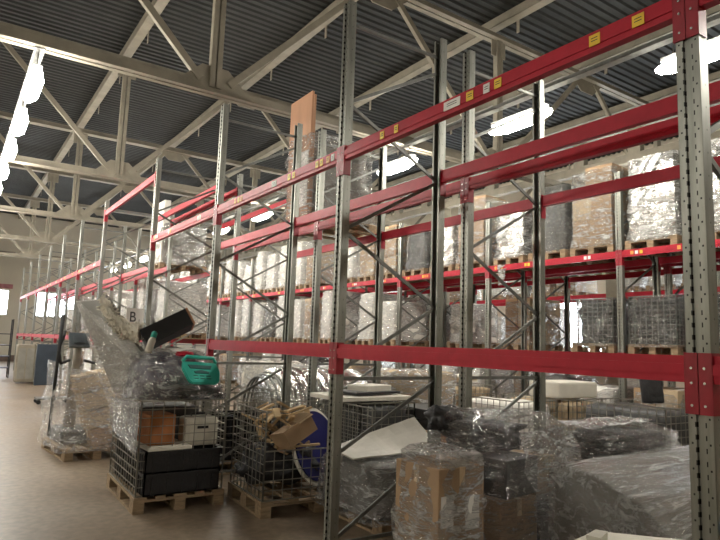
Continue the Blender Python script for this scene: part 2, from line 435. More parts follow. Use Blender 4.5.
for i in range(9):
    lamp(-5.3, .5 + 3.5 * i, ZL, 'fluorescent lamp over the open floor left of the aisle, %s counted from the near end' % ORD[i], 'lamps over the open floor')
for nm, x, lab in (('cable_tray', -5.3, 'grey cable tray carrying the lamps over the open floor'), ('cable_tray', 6.47, 'grey cable tray carrying the lamps behind the front racks'), ('cable_tray', .62, 'grey cable tray carrying the lamps over the left aisle'), ('cable_tray', 12.35, 'grey cable tray carrying the lamps beyond the far racks')):
    if x == .62: z0, y0, y1 = ZL + .29, 8.2, 38
    elif x > 12: z0, y0, y1 = ZL + .59, 1, 38
    else: z0, y0, y1 = ZL + .29, -4, 38
    mb = MB(); mb.b2(x - .06, x + .06, y0, y1, z0, z0 + .008); mb.b2(x - .06, x - .052, y0, y1, z0, z0 + .05); mb.b2(x + .052, x + .06, y0, y1, z0, z0 + .05)
    o = mb.build(nm, M['galv']); tag(o, lab, 'cable tray')

# ================================================================== RACKS
PH = 4.48
def make_frame(depth=1.1, h=PH):
    root = thing('upright_frame', (0, 0, 0), '', 'rack frame')
    def post(sx, x):
        mb = MB(); t = .003
        # omega section: face strips, recessed middle, flanges and lips, seen from the outside (-X)
        segs = [(0, t, -.05, -.022), (0, t, .022, .05), (.010, .013, -.018, .018), (0, .013, -.022, -.018), (0, .013, .018, .022),
                (0, .07, -.05, -.047), (0, .07, .047, .05), (.067, .07, -.05, -.03), (.067, .07, .03, .05)]
        for (a, b, c, d) in segs:
            mb.b2(a, b, c, d, 0.008, h)
        o = mb.build('post', M['post'], root, loc=(x, 0, 0), rot=(0, 0, 0 if sx > 0 else math.pi))
        f = MB(); f.b2(-.02, .09, -.07, .07, 0, .008); f.build('foot_plate', M['galv'], o)
        return o
    post(1, 0); post(-1, depth)
    zs = [(0.10, 0), (0.70, 1), (0.74, 0), (1.30, 1), (1.38, 0), (1.95, 1), (2.52, 0), (3.10, 1), (3.60, 0), (4.16, 1)]
    fr, re = .045, depth - .045
    for i in range(len(zs) - 1):
        (za, a), (zb, b) = zs[i], zs[i + 1]
        if a == b or i in (1, 3): continue
        mb = MB(); mb.bar((re if a else fr, 0, za), (re if b else fr, 0, zb), .028, .018, (0, 1, 0)); mb.build('diagonal_brace', M['galv'], root)
    for z in (.08, 1.33, 4.30):
        mb = MB(); mb.bar((fr, 0, z), (re, 0, z), .028, .018, (0, 1, 0)); mb.build('horizontal_brace', M['galv'], root)
    return root
frame0 = make_frame(); ff = [True]
def frame(x, y, lab, grp):
    t = frame0 if ff[0] else copy_tree(frame0)
    ff[0] = False
    place(t, (x, y, 0), 0, lab, grp)

def beam_mesh(L):
    mb = MB(); hy = L / 2
    # stepped box section, low part proud of the upper part
    mb.b2(.006, .05, -hy, hy, -.034, 0); mb.b2(-.006, .05, -hy, hy, -.078, -.034); mb.b2(0, .05, -hy, hy, -.11, -.078)
    return mb
BM = {}
def beam(x, y0, y1, z, side, lab, grp, stickers=0, seed=0):
    """side=+1: the proud face looks to -X, -1: looks to +X"""
    L = y1 - y0 - .104
    key = round(L, 2)
    root = thing('rack_beam', (x, (y0 + y1) / 2, z), lab, 'rack beam', grp, 0 if side > 0 else math.pi)
    if key not in BM:
        o = beam_mesh(L).build('box_section', M['red'], root)
        cs = []
        for s in (-1, 1):
            mb = MB()
            mb.b2(-.008, -.001, s * (L / 2 - .002), s * (L / 2 + .05), -.235, .012)       # plate hugging the post face
            mb.b2(-.008, .06, s * (L / 2 - .004), s * (L / 2 + .002 - .002), -.235, .012)  # return along the post side
            c = mb.build('connector', M['redc'], root); cs.append(c)
            for zz in (-.05, -.11, -.20):
                b = MB(); b.tube([(-.013, s * (L / 2 + .026), zz), (-.007, s * (L / 2 + .026), zz)], .006, 6); b.build('bolt', M['screw'], c)
        BM[key] = (o, cs)
    else:
        o, cs = BM[key]
        for src in [o] + cs: copy_tree(src, root)
    rnd = random.Random(seed)
    if stickers == 1:      # yellow and white location stickers, two clusters
        lay = ((.825, .05, 'yellow'), (.655, .045, 'yellow'), (.075, .15, 'paper'), (-.085, .06, 'yellow'), (-.225, .05, 'paper'), (-.315, .055, 'yellow'), (-.955, .06, 'yellow'), (-1.185, .06, 'yellow')) if seed == 1 else \
            ((-1.095, .05, 'yellow'), (-1.02, .05, 'yellow'), (-1.205, .05, 'orange'), (-1.28, .05, 'paper'), (-.185, .10, 'paper'), (-.5, .05, 'yellow'), (-.59, .05, 'yellow'), (.62, .05, 'orange'), (.79, .05, 'orange'), (.70, .05, 'yellow'))
        for (yy, wd, c) in lay:
            st = MB().b2(-.0095, -.0065, yy - wd / 2, yy + wd / 2, -.082, -.024).build('location_sticker', M[c], root)
            mk = MB()
            for q in range(2): mk.b2(-.0103, -.0095, yy - wd * .3, yy + wd * .3, -.045 - q * .014, -.041 - q * .014)
            mk.build('printed_lines', M['ink'], st)
    elif stickers == 2:
        for g in (-.9, .35, 1.0):
            for q in range(rnd.choice((2, 3))):
                c = rnd.choice(('yellow', 'orange', 'paper')); yy = g + q * .075
                MB().b2(-.0095, -.0065, yy, yy + .05, -.082, -.026).build('location_sticker', M[c], root)
    return root
PITCH = 2.8
YA = [1.255 + PITCH * k for k in range(-1, 4)] + [13.48 + PITCH * k for k in range(0, 7)]
HAND = ['behind the camera side', 'nearest', 'second', 'third', 'fourth', 'fifth', 'sixth', 'seventh', 'eighth', 'ninth', 'tenth', 'eleventh', 'twelfth']
for i, yy in enumerate(YA):
    if i == 0: continue
    frame(2.53, yy, 'galvanised slotted upright frame of the front rack row, %s from the camera' % HAND[i].replace('nearest', 'first'), 'front row upright frames')
    frame(3.93, yy, 'galvanised upright frame of the row right behind the front racks, %s from the camera' % ORD[i - 1], 'second row upright frames')
def bay_beams(Y, rows, lv, rowname, first_bay, stick):
    for i in range(len(Y) - 1):
        for (x, side, nm) in rows:
            for (z, ln) in lv:
                yield i, x, side, nm, z, ln
for i in range(len(YA) - 1):
    y0, y1 = YA[i], YA[i + 1]
    b = ('bay right of the nearest post' if i == 0 else '%s bay from the nearest post' % ORD[i - 1])
    cross = (i == 4)                      # wide passage bay
    for (x, side, nm) in ((2.53, 1, 'aisle face of the front row'), (3.63, -1, 'rear face of the front row'), (3.93, 1, 'front face of the second row'), (5.03, -1, 'rear face of the second row')):
        if cross:
            if True:
                beam(x, y0, y1, 4.25, side, 'red beam set high over the cross passage, ' + nm, 'beams over the cross passage')
            continue
        st = 0
        if x == 2.53: st = 1 if i in (1, 2) else 2
        if not (x != 2.53 and i == 0):
            beam(x, y0, y1, 3.20, side, 'upper red beam on the %s, %s' % (nm, b) + (' with yellow location stickers' if st else ''), 'upper beams of the front racks', st, i)
        low = (x == 2.53 and i in (1, 2, 0)) or (x > 3.9 and i > 4) or (x == 2.53 and i > 4)
        if low:
            beam(x, y0, y1, 1.60, side, 'lower red beam on the %s, %s' % (nm, b), 'lower beams of the front racks')
# far racks C and D
YC = [2.63 + PITCH * k for k in range(0, 13)]
for i, yy in enumerate(YC):
    frame(8.6, yy, 'galvanised upright frame of the far rack across the second aisle, %s from the camera' % ORD[i], 'far rack upright frames')
    if i < 9: frame(10.0, yy, 'galvanised upright frame backing the far rack, %s from the camera' % ORD[i], 'back row upright frames')
for i in range(len(YC) - 1):
    for (x, side, nm) in ((8.6, 1, 'aisle face of the far rack'), (9.7, -1, 'rear face of the far rack'), (10.0, 1, 'front face of the back rack'), (11.1, -1, 'rear face of the back rack')):
        if x > 9.9 and i > 7: continue
        for (z, ln) in ((1.6, 'lower'), (3.2, 'upper')):
            beam(x, YC[i], YC[i + 1], z, side, '%s red beam on the %s, %s bay from the camera' % (ln, nm, ORD[i]), '%s beams of the far racks' % ln, 2 if (x == 8.6 and z == 3.2) else 0, i + 50)
YEr = [4.0 + PITCH * k for k in range(0, 9)]
for i, yy in enumerate(YEr):
    frame(14.7, yy, 'galvanised upright frame of the rack along the right wall, %s from the camera' % ORD[i], 'wall rack upright frames')
for i in range(len(YEr) - 1):
    for (x, side, nm) in ((14.7, 1, 'front'), (15.8, -1, 'back')):
        for (z, ln) in ((1.6, 'lower'), (3.2, 'upper')):
            beam(x, YEr[i], YEr[i + 1], z, side, '%s red beam at the %s of the rack along the right wall, %s bay from the camera' % (ln, nm, ORD[i]), 'wall rack beams')

# ================================================================== LOADS
def pallet_bm(w=0.8, l=1.2):
    """length along Y, height .144, base at z=0"""
    mb = MB()
    for i in range(3):
        x = -w / 2 + .05 + i * (w - .1) / 2
        mb.b2(x - .05, x + .05, -l / 2, l / 2, 0, .022)
        for j in range(3):
            y = -l / 2 + .072 + j * (l - .145) / 2
            mb.b2(x - .05, x + .05, y - .072, y + .072, .022, .10)
    for j in range(3):
        y = -l / 2 + .072 + j * (l - .145) / 2
        mb.b2(-w / 2, w / 2, y - .072, y + .072, .10, .122)
    for i in range(5):
        x = -w / 2 + .06 + i * (w - .12) / 4
        mb.b2(x - .06 if i % 2 == 0 else x - .045, x + .06 if i % 2 == 0 else x + .045, -l / 2, l / 2, .122, .144)
    return mb
def shell(w, l, h, z0, seed, taper=.92, amp=.03, n=9, lv=12, skirt=.06, cap=True):
    """crumpled wrap around a load: rings of a rounded rectangle with folds"""
    mb = MB(); bm = mb.bm; rings = []
    per = []
    for side in range(4):
        for k in range(n):
            t = k / n * 2 - 1
            x, y = ((t, -1), (1, t), (-t, 1), (-1, -t))[side]
            rr = 1.0 - .05 * max(0, (x * x) * (y * y)) ** 2
            per.append((x * rr, y * rr))
    for j in range(lv + 1):
        f = j / lv; sc = 1 + (taper - 1) * f
        if j == 0: sc += skirt
        ring = []
        for (px, py) in per:
            v = Vector((px * w / 2 * sc, py * l / 2 * sc, z0 + h * f))
            nn = noise.noise(Vector((px * 2.1 + seed, py * 2.1, f * 5.0 * h))) + .5 * noise.noise(Vector((px * 6 + seed, py * 6, f * 11 * h)))
            d = 1 + nn * amp / max(.3, w / 2)
            v.x *= d; v.y *= d; v.z += .5 * amp * nn
            ring.append(bm.verts.new(v))
        rings.append(ring)
    m_ = len(per)
    for j in range(lv):
        for k in range(m_):
            bm.faces.new((rings[j][k], rings[j][(k + 1) % m_], rings[j + 1][(k + 1) % m_], rings[j + 1][k]))
    if cap:
        prev = rings[-1]
        for s in (.8, .5, .2):
            ring = []
            for q, v in enumerate(rings[-1]):
                nn = noise.noise(Vector((v.co.x * 4 + seed, v.co.y * 4, s * 3)))
                ring.append(bm.verts.new((v.co.x * s, v.co.y * s, z0 + h + amp * (.6 + nn))))
            for k in range(m_): bm.faces.new((prev[k], prev[(k + 1) % m_], ring[(k + 1) % m_], ring[k]))
            prev = ring
        bm.faces.new(prev)
    return mb
def carton(parent, c, d, mt='card', rz=0, tape=True):
    mb = MB(); mb.box((0, 0, 0), d, bev=.008)
    o = mb.build('carton', M[mt], parent, loc=c, rot=(0, 0, rz))
    if tape:
        t = MB(); t.b2(-.025, .025, -d[1] / 2 - .001, d[1] / 2 + .001, d[2] / 2 - .002, d[2] / 2 + .002)
        t.b2(-.025, .025, -d[1] / 2 - .002, -d[1] / 2 + .001, d[2] / 2 - .12, d[2] / 2)
        t.b2(-d[0] / 2 - .002, -d[0] / 2 + .001, -.025, .025, d[2] / 2 - .12, d[2] / 2)
        t.build('tape_strip', M['tape'], o)
    return o
def cage_bm(w, l, h, z0=0, st=.10, front=None, r=.0035):
    """wire mesh basket; front = height of the -Y side"""
    mb = MB()
    def side(p0, p1, hh):
        p0 = Vector(p0); p1 = Vector(p1); L = (p1 - p0).length; n = max(2, round(L / st))
        for k in range(n + 1):
            p = p0.lerp(p1, k / n); mb.bar(p, p + Vector((0, 0, hh)), 2 * r * (1.8 if k in (0, n) else 1))
        m_ = max(2, round(hh / (st * .8)))
        for k in range(m_ + 1):
            z = Vector((0, 0, hh * k / m_)); mb.bar(p0 + z, p1 + z, 2 * r * (1.7 if k in (0, m_) else 1))
    a, b = w / 2, l / 2
    side((-a, -b, z0), (a, -b, z0), front or h); side((-a, b, z0), (a, b, z0), h)
    side((-a, -b, z0), (-a, b, z0), h); side((a, -b, z0), (a, b, z0), h)
    return mb

# prototypes of wrapped pallet loads (X size w, Y size l)
def load(kind, w, l, h, seed):
    rnd = random.Random(seed)
    root = thing('wrapped_pallet_load', (0, 0, 0), '', 'pallet load')
    pallet_bm(w, l).build('pallet', M['pallet'], root)
    z = .146
    if kind == 'white':
        shell(w * .94, l * .94, h, z, seed, .94, .02, 6, 8, 0).build('white_sacks', M['sack'], root, smooth=True)
        shell(w * .98, l * .98, h + .03, z - .04, seed + 3, .95, .03).build('stretch_film', M['film_thick'], root)
    elif kind == 'carton':
        n = max(2, round(h / .42)); hh = h / n
        for k in range(n):
            if k == n - 1 and h > 1.2:
                carton(root, (-w * .1, l * .12, z + hh * (k + .5)), (w * .6, l * .6, hh - .006), 'card', .08); continue
            for sx in (-1, 1):
                for sy in (-1, 1):
                    carton(root, (sx * w * .235 + rnd.uniform(-.01, .01), sy * l * .235 + rnd.uniform(-.01, .01), z + hh * (k + .5)), (w * .46, l * .46, hh - .006), rnd.choice(('card', 'card_pale')), rnd.uniform(-.02, .02))
        shell(w * 1.0, l * 1.0, h * .97, z - .03, seed + 3, .98, .02, cap=False).build('stretch_film', M['film'], root)
    elif kind == 'dark':
        shell(w * .92, l * .92, h, z, seed, .85, .04, 6, 8, 0).build('dark_goods', M['greydark'], root, smooth=True)
        shell(w * .98, l * .98, h + .03, z - .04, seed + 3, .88, .04).build('stretch_film', M['film_dark'], root)
    elif kind == 'silver':
        shell(w * .92, l * .92, h, z, seed, .96, .02, 8, 10, 0).build('foil_covered_block', M['silver'], root)
        shell(w * .98, l * .98, h + .03, z - .04, seed + 3, .95, .03).build('stretch_film', M['film_thick'], root)
    elif kind == 'cage':
        cage_bm(w * .96, l * .96, h, z, st=.09).build('wire_cage', M['galv'], root)
        shell(w * .86, l * .86, h * .95, z, seed, .9, .05, 6, 8, 0).build('dark_goods', M['darkbag'], root, smooth=True)
        shell(w * 1.02, l * 1.02, h + .03, z - .04, seed + 3, .96, .03).build('stretch_film', M['film_dark'], root)
    return root
PAL = {}
spec = {'white': [(.66, 1.1, 1.15), (.60, 1.1, 1.32), (.70, 1.1, .9)], 'carton': [(.8, 1.1, 1.35), (.70, 1.1, .95), (.68, 1.1, 1.15)], 'dark': [(.76, 1.1, 1.0), (.8, 1.1, 1.2)],
        'silver': [(.82, 1.05, 1.3), (.72, 1.05, .95)], 'cage': [(.76, 1.1, .72)]}
DESC = {'white': 'pale wrapped sack stack', 'carton': 'stack of brown cartons', 'dark': 'dark goods in shiny film', 'silver': 'silvery wrapped block', 'cage': 'film-wrapped wire cage of dark goods'}
def put_load(kind, var, x, y, z, rz, where, grp):
    key = (kind, var)
    if key not in PAL:
        w_, l_, h_ = spec[kind][var]
        t = PAL[key] = load(kind, w_, l_, h_, hash_(kind, var))
    else: t = copy_tree(PAL[key])
    place(t, (x, y, z), rz, DESC[kind] + ' ' + where, grp)
def hash_(k, v): return sum(map(ord, k)) * 7 + v * 13
H = math.pi / 2
# far rack, upper level (z=3.2): each bay three pallets, long side across the rack depth
def fill(rowx, Y, z, seq, rowname, lvl, skip=(), yoff=0):
    n = 0
    for i in range(len(Y) - 1):
        for j in range(3):
            kind, var = seq[n % len(seq)]
            n += 1
            if (i, j) in skip: continue
            y = Y[i] + .50 + j * .90 + yoff
            wv = spec[kind][var]
            put_load(kind, var, rowx + .55, y, z, H * 0, 'on %s %s level, %s from near end' % (rowname, lvl, ORD[n - 1]), 'loads on the %s level of the %s' % (lvl, rowname))
# loads are laid with their length (Y of the prototype) along the rack depth -> rotate 90 deg
def fill2(rowx, Y, z, seq, rowname, lvl, skip=()):
    n = 0
    for i in range(len(Y) - 1):
        for j in range(3):
            kind, var = seq[n % len(seq)]; n += 1
            if (i, j) in skip or kind is None: continue
            y = Y[i] + .50 + j * .90
            put_load(kind, var, rowx + .55, y, z, H, 'on %s %s level, %s from near end' % (rowname, lvl, ORD[n - 1]), 'loads on the %s level of the %s' % (lvl, rowname))
seqU = [('dark', 0), ('silver', 0), ('silver', 0), ('carton', 0), ('dark', 1), ('silver', 1), ('carton', 0), ('silver', 1), ('dark', 0), ('carton', 2), ('carton', 2), ('white', 1), (None, 0), ('carton', 1), ('white', 1),
        ('white', 1), ('white', 0), ('white', 1), ('white', 2), ('white', 0), ('white', 1), ('carton', 2), ('white', 1), ('dark', 0), ('white', 0), ('white', 1), ('white', 1)]
seqL = [('cage', 0), ('cage', 0), ('cage', 0), ('cage', 0), (None, 0), (None, 0), (None, 0), (None, 0), (None, 0), ('white', 2), ('white', 0), (None, 0), ('white', 1), ('carton', 2), ('white', 0),
        ('white', 1), ('dark', 1), ('white', 0), ('white', 1), ('white', 1), (None, 0), ('white', 0), ('carton', 1), ('white', 1), ('white', 0), ('white', 2), ('white', 1)]
fill2(8.6, YC, 3.2, seqU, 'far rack', 'upper', skip=((12, 0),))
fill2(8.6, YC, 1.6, seqL, 'far rack', 'lower')
seqF = [('white', 2), (None, 0), ('carton', 1), ('white', 2), ('dark', 0), (None, 0), ('white', 1), ('white', 0), (None, 0)]
fill2(8.6, YC[:9], 0, seqF, 'far rack', 'floor')
fill2(10.0, YC[:8], 1.6, [(None, 0)] * 6 + [('carton', 1), (None, 0), ('white', 2)] + seqL[9:], 'back rack', 'lower')
fill2(10.0, YC[:5], 3.2, seqU[5:], 'back rack', 'upper')
fill2(14.7, YEr[:7], 1.6, [('white', 2), ('carton', 1), (None, 0), ('white', 0), ('dark', 0)], 'wall rack', 'lower')
fill2(14.7, YEr[:7], 3.2, [('white', 2), (None, 0), ('carton', 1), ('carton', 1), ('white', 2)], 'wall rack', 'upper')
fill2(14.7, YEr[:7], 0, [('carton', 1), (None, 0), ('white', 0)], 'wall rack', 'floor')
# second row of the front rack block, beyond the passage
fill2(3.93, YA[5:11], 1.6, [('white', 0), ('dark', 0), ('white', 1), (None, 0), ('white', 2)], 'second row', 'lower')
# ================================================================== FOREGROUND
def sheet(corners, nu=14, nv=14, amp=.03, th=.01, seed=0, fr=4.0, sag=0.0):
    """crumpled sheet spanned by four corners a,b,c,d (round), with thickness"""
    a, b, c, d = [Vector(p) for p in corners]
    mb = MB(); bm = mb.bm
    nrm = (b - a).cross(d - a).normalized()
    def pt(i, j, off):
        u, v = i / nu, j / nv
        p = a.lerp(b, u).lerp(d.lerp(c, u), v)
        nn = noise.noise(p * fr + Vector((seed, 0, 0))) + .45 * noise.noise(p * fr * 3 + Vector((0, seed, 0)))
        p = p + nrm * (nn * amp + off); p.z -= sag * 4 * u * (1 - u) * v
        return bm.verts.new(p)
    t = [[pt(i, j, 0) for j in range(nv + 1)] for i in range(nu + 1)]
    b_ = [[pt(i, j, -th) for j in range(nv + 1)] for i in range(nu + 1)]
    for i in range(nu):
        for j in range(nv):
            bm.faces.new((t[i][j], t[i + 1][j], t[i + 1][j + 1], t[i][j + 1]))
            bm.faces.new((b_[i][j], b_[i][j + 1], b_[i + 1][j + 1], b_[i + 1][j]))
    for i in range(nu):
        bm.faces.new((t[i][0], b_[i][0], b_[i + 1][0], t[i + 1][0])); bm.faces.new((t[i][nv], t[i + 1][nv], b_[i + 1][nv], b_[i][nv]))
    for j in range(nv):
        bm.faces.new((t[0][j], t[0][j + 1], b_[0][j + 1], b_[0][j])); bm.faces.new((t[nu][j], b_[nu][j], b_[nu][j + 1], t[nu][j + 1]))
    return mb
def blob(rx, ry, rz_, seed=0, amp=.25, fr=1.6, flat=None, sub=4):
    mb = MB(); bmesh.ops.create_icosphere(mb.bm, subdivisions=sub, radius=1.0)
    for v in mb.bm.verts:
        d = v.co.normalized()
        nn = noise.noise(d * fr + Vector((seed, seed * .7, 0))) + .5 * noise.noise(d * fr * 3 + Vector((seed, 3, 0))) + .22 * noise.noise(d * fr * 8 + Vector((seed, 3, 5)))
        # box-like rather than round
        q = max(abs(d.x), abs(d.y), abs(d.z)); d2 = d * (1 - .45 + .45 / q) / 1.2
        k = 1 + amp * nn
        v.co = Vector((d2.x * k * rx, d2.y * k * ry, d2.z * k * rz_))
        if flat is not None: v.co.z = max(v.co.z, -flat)
    return mb
def quad_slab(pts, th, nrm):
    """slab with four given corners (round order) and thickness along nrm"""
    return MB().poly(pts, th, nrm)

# ---- wire cage on a pallet in the aisle
PX, PY, PR = 1.985, 6.40, -.02
p = pallet_bm(.86, 1.2).build('pallet', M['pallet']); place(p, (PX, PY, 0), PR)
tag(p, 'worn wooden pallet under the full wire cage topped with a purple bag', 'pallet')
c = cage_bm(.82, 1.14, .86, 0).build('wire_cage', M['wire']); place(c, (PX, PY, .15), PR)
tag(c, 'tall wire cage full of black crates in the open aisle', 'wire cage')
def crate(loc, d, lab, rz=0):
    mb = MB(); x, y, z = d[0] / 2, d[1] / 2, d[2]
    mb.b2(-x, x, -y, y, 0, .012)
    for s in (-1, 1):
        mb.b2(s * x, s * (x - .012), -y, y, 0, z); mb.b2(-x, x, s * y, s * (y - .012), 0, z)
        mb.b2(s * (x + .008), s * (x - .014), -y - .008, y + .008, z - .03, z); mb.b2(-x - .008, x + .008, s * (y + .008), s * (y - .014), z - .03, z)
        for k in range(5):
            xx = -x + (k + .5) * 2 * x / 5; mb.b2(xx - .006, xx + .006, s * y, s * (y + .008), 0, z - .02)
            yy = -y + (k + .5) * 2 * y / 5; mb.b2(s * x, s * (x + .008), yy - .006, yy + .006, 0, z - .02)
    o = mb.build('plastic_crate', M['dark']); place(o, loc, rz); return tag(o, lab, 'crate', 'black crates in the wire cage')
k = 0
for z0, lv in ((.152, 'bottom layer'), (.352, 'upper layer')):
    for (yy, nm) in ((5.99, 'front'), (6.40, 'middle'), (6.80, 'back')):
        crate((PX, yy, z0), (.72, .37, .195), 'black plastic crate in the full wire cage, %s of the %s' % (nm, lv))
b = MB().box((0, 0, 0), (.25, .36, .28), bev=.01).build('cardboard_box', M['card_orange']); place(b, (1.765, 6.03, .737), .05)
tag(b, 'orange-brown box standing on the white lid inside the wire cage', 'box')
mb = MB().b2(-.21, .21, -.25, .25, 0, .035, bev=.01); mb.b2(-.18, .18, -.22, .22, .035, .045)
b = mb.build('tray_lid', M['foam']); place(b, (1.84, 6.05, .55), .04); tag(b, 'white tray lid beneath the orange-brown box', 'lid')
mb = MB().box((0, 0, 0), (.34, .24, .28), bev=.045)
b = thing('plastic_case', (2.17, 5.99, .70), 'cream plastic case with dark handle slot in the wire cage', 'case')
mb.build('case_body', M['foam'], b, smooth=False)
MB().b2(-.05, .06, -.126, -.118, .03, .055).build('handle_slot', M['dark'], b)
MB().tube([(-.08, 0, .135), (-.07, 0, .165), (.07, 0, .165), (.08, 0, .135)], .01).build('carry_handle', M['dark'], b)
b = MB().box((0, 0, 0), (.60, .52, .34), bev=.02).build('storage_bin', M['greydark']); place(b, (2.0, 6.60, .725)); tag(b, 'dark grey bin at the back of the wire cage', 'bin')
# film hugging the cage on its aisle side
b = sheet([(1.545, 7.0, .93), (1.53, 5.78, 1.02), (1.53, 5.78, .50), (1.545, 7.0, .66)], 16, 10, .018, .003, 3, 5).build('stretch_film', M['film_grey'])
tag(b, 'grey stretch film band hanging on the aisle side of the wire cage', 'stretch film')
# purple bag heap on the cage
M['film_bag'] = film('glossy bag film', lo=.0, hi=.55, scale=3.2, stretch=(1.5, 1.5, 3.5), rough=.1, gloss=.3)
b = thing('wrapped_bag', (1.93, 6.25, 1.02), 'purple-black stuffed bag under glossy film on top of the wire cage', 'bag')
blob(.47, .56, .50, 5, .20, 1.8, flat=.0).build('bag_body', M['purple'], b, loc=(0, 0, .0), smooth=True)
blob(.50, .59, .53, 5, .22, 1.8, flat=.0).build('stretch_film', M['film_bag'], b, loc=(0, 0, .0), smooth=True)
b = thing('dark_sack', (2.12, 6.05, 1.02), 'low black sack in film at the right edge of the wire cage top', 'sack')
blob(.32, .34, .16, 9, .25, 2.2, flat=.0).build('sack_body', M['darkbag'], b, smooth=True)
blob(.34, .36, .18, 9, .28, 2.2, flat=.0).build('stretch_film', M['film_dark'], b, smooth=True)
# large grey board leaning outward
b = thing('padded_board', (0, 0, 0), 'large grey padded board leaning upward from the wire cage, wrapped in film', 'board')
quad_slab([(1.15, 7.28, 1.97), (1.40, 6.95, 2.0), (1.61, 6.48, 1.54), (1.76, 6.10, 1.24), (1.80, 5.95, 1.03), (1.50, 6.70, 1.02)], .07, (.65, .65, .2)).build('board_panel', M['greyboard'], b)
sheet([(1.13, 7.24, 2.0), (1.59, 6.44, 1.55), (1.79, 5.90, .98), (1.47, 6.66, .84)], 16, 16, .02, .004, 8, 4).build('stretch_film', M['film_thin'], b)
# fleece rug over the board
mb = MB(); bmx = mb.bm; rs = []
for i in range(10):
    f = i / 9; pr = []
    cx, cy, cz = 1.34 + .30 * f, 6.82 - .40 * f, 1.95 - .30 * f - .18 * math.sin(f * 3.14) * .5
    for k in range(14):
        a = k * 2 * math.pi / 14; r = .085 + .035 * noise.noise(Vector((f * 8, math.cos(a) * 2, math.sin(a) * 2)))
        pr.append(bmx.verts.new((cx + .4 * r * math.cos(a), cy + .6 * r * math.cos(a), cz + r * math.sin(a) + .02 * noise.noise(Vector((f * 20, k, 0))))))
    rs.append(pr)
for i in range(9):
    for k in range(14): bmx.faces.new((rs[i][k], rs[i][(k + 1) % 14], rs[i + 1][(k + 1) % 14], rs[i + 1][k]))
bmx.faces.new(rs[0]); bmx.faces.new(rs[-1][::-1])
rnd = random.Random(4)
for q in range(260):
    i = rnd.randrange(10); v = rs[i][rnd.randrange(14)]
    dd = Vector((rnd.uniform(-1, 1), rnd.uniform(-1, 1), rnd.uniform(-1, .6))).normalized() * .045
    mb.bar(v.co, v.co + dd, .012)
b = mb.build('fleece_rug', M['rug']); tag(b, 'shaggy cream fleece draped over the grey padded board', 'fleece rug')
# black box with brown end, tilted
b = thing('black_carton', (1.93, 6.48, 1.685), 'long black box with brown end lying tilted on the heap', 'box')
b.rotation_euler = (R(-14), R(-29), R(-8))
MB().box((0, 0, 0), (.50, .34, .19), bev=.006).build('box_body', M['rubber'], b)
MB().box((.262, 0, 0), (.022, .34, .19), bev=.004).build('end_panel', M['ply'], b)
b = thing('teal_bottle', (1.62, 5.98, 1.46), 'pale spray bottle with teal cap poking out of the heap', 'bottle')
b.rotation_euler = (R(-10), R(18), 0)
MB().tube([(0, 0, 0), (0, 0, .12), (0, 0, .15)], [.035, .035, .025], 12).build('bottle_body', M['foam'], b, smooth=True)
MB().tube([(0, 0, .15), (0, 0, .20), (0, 0, .215)], [.028, .03, .015], 12).build('cap', M['teal'], b, smooth=True)
# crumpled white cloth behind the teal tray
b = blob(.22, .16, .10, 14, .4, 2.4).build('crumpled_plastic', M['sack'], loc=(2.08, 6.28, 1.42), smooth=True)
tag(b, 'crumpled white plastic between the black box and the teal tray', 'plastic sheet')
b = blob(.10, .06, .03, 19, .3, 2.4).build('red_cloth', M['red'], loc=(1.98, 5.98, 1.45), smooth=True)
tag(b, 'small red cloth peeking out above the teal tray', 'cloth')
# teal plastic seat-like tray
b = thing('teal_tray', (2.06, 5.72, 1.27), 'teal plastic tray with a handle slot, propped on the purple bag', 'tray')
b.rotation_euler = (R(52), R(3), R(6))
mb = MB()
out = [(-.17, .12), (-.19, .04), (-.15, -.10), (-.12, -.13), (.12, -.13), (.17, -.10), (.20, .02), (.18, .12)]
mb.poly([(x, y, 0) for x, y in out], .03, (0, 0, 1))
bmesh.ops.bevel(mb.bm, geom=list(mb.bm.edges), offset=.008, segments=2, affect='EDGES')
mb.build('tray_shell', M['teal'], b)
mb = MB(); mb.tube([(-.17, .12, .02), (-.14, .15, .06), (.14, .15, .06), (.18, .12, .02)], .018, 8); mb.build('rim', M['teal'], b, smooth=True)
mb = MB(); mb.poly([(-.13, .075, .03), (.12, .075, .03), (.10, .035, .03), (-.11, .035, .03)], .006, (0, 0, 1)); mb.build('upper_recess', M['tealdark'], b)
mb = MB(); mb.poly([(-.08, .0, .03), (0, .018, .03), (.08, .0, .03), (.07, -.018, .03), (-.07, -.018, .03)], .006, (0, 0, 1)); mb.build('handle_slot', M['tealdark'], b)
mb = MB()
for i in range(2):
    for j in range(3): mb.b2(-.09 + j * .065, -.045 + j * .065, -.05 - i * .03, -.042 - i * .03, .03, .033)
mb.build('vent_ribs', M['tealdark'], b)

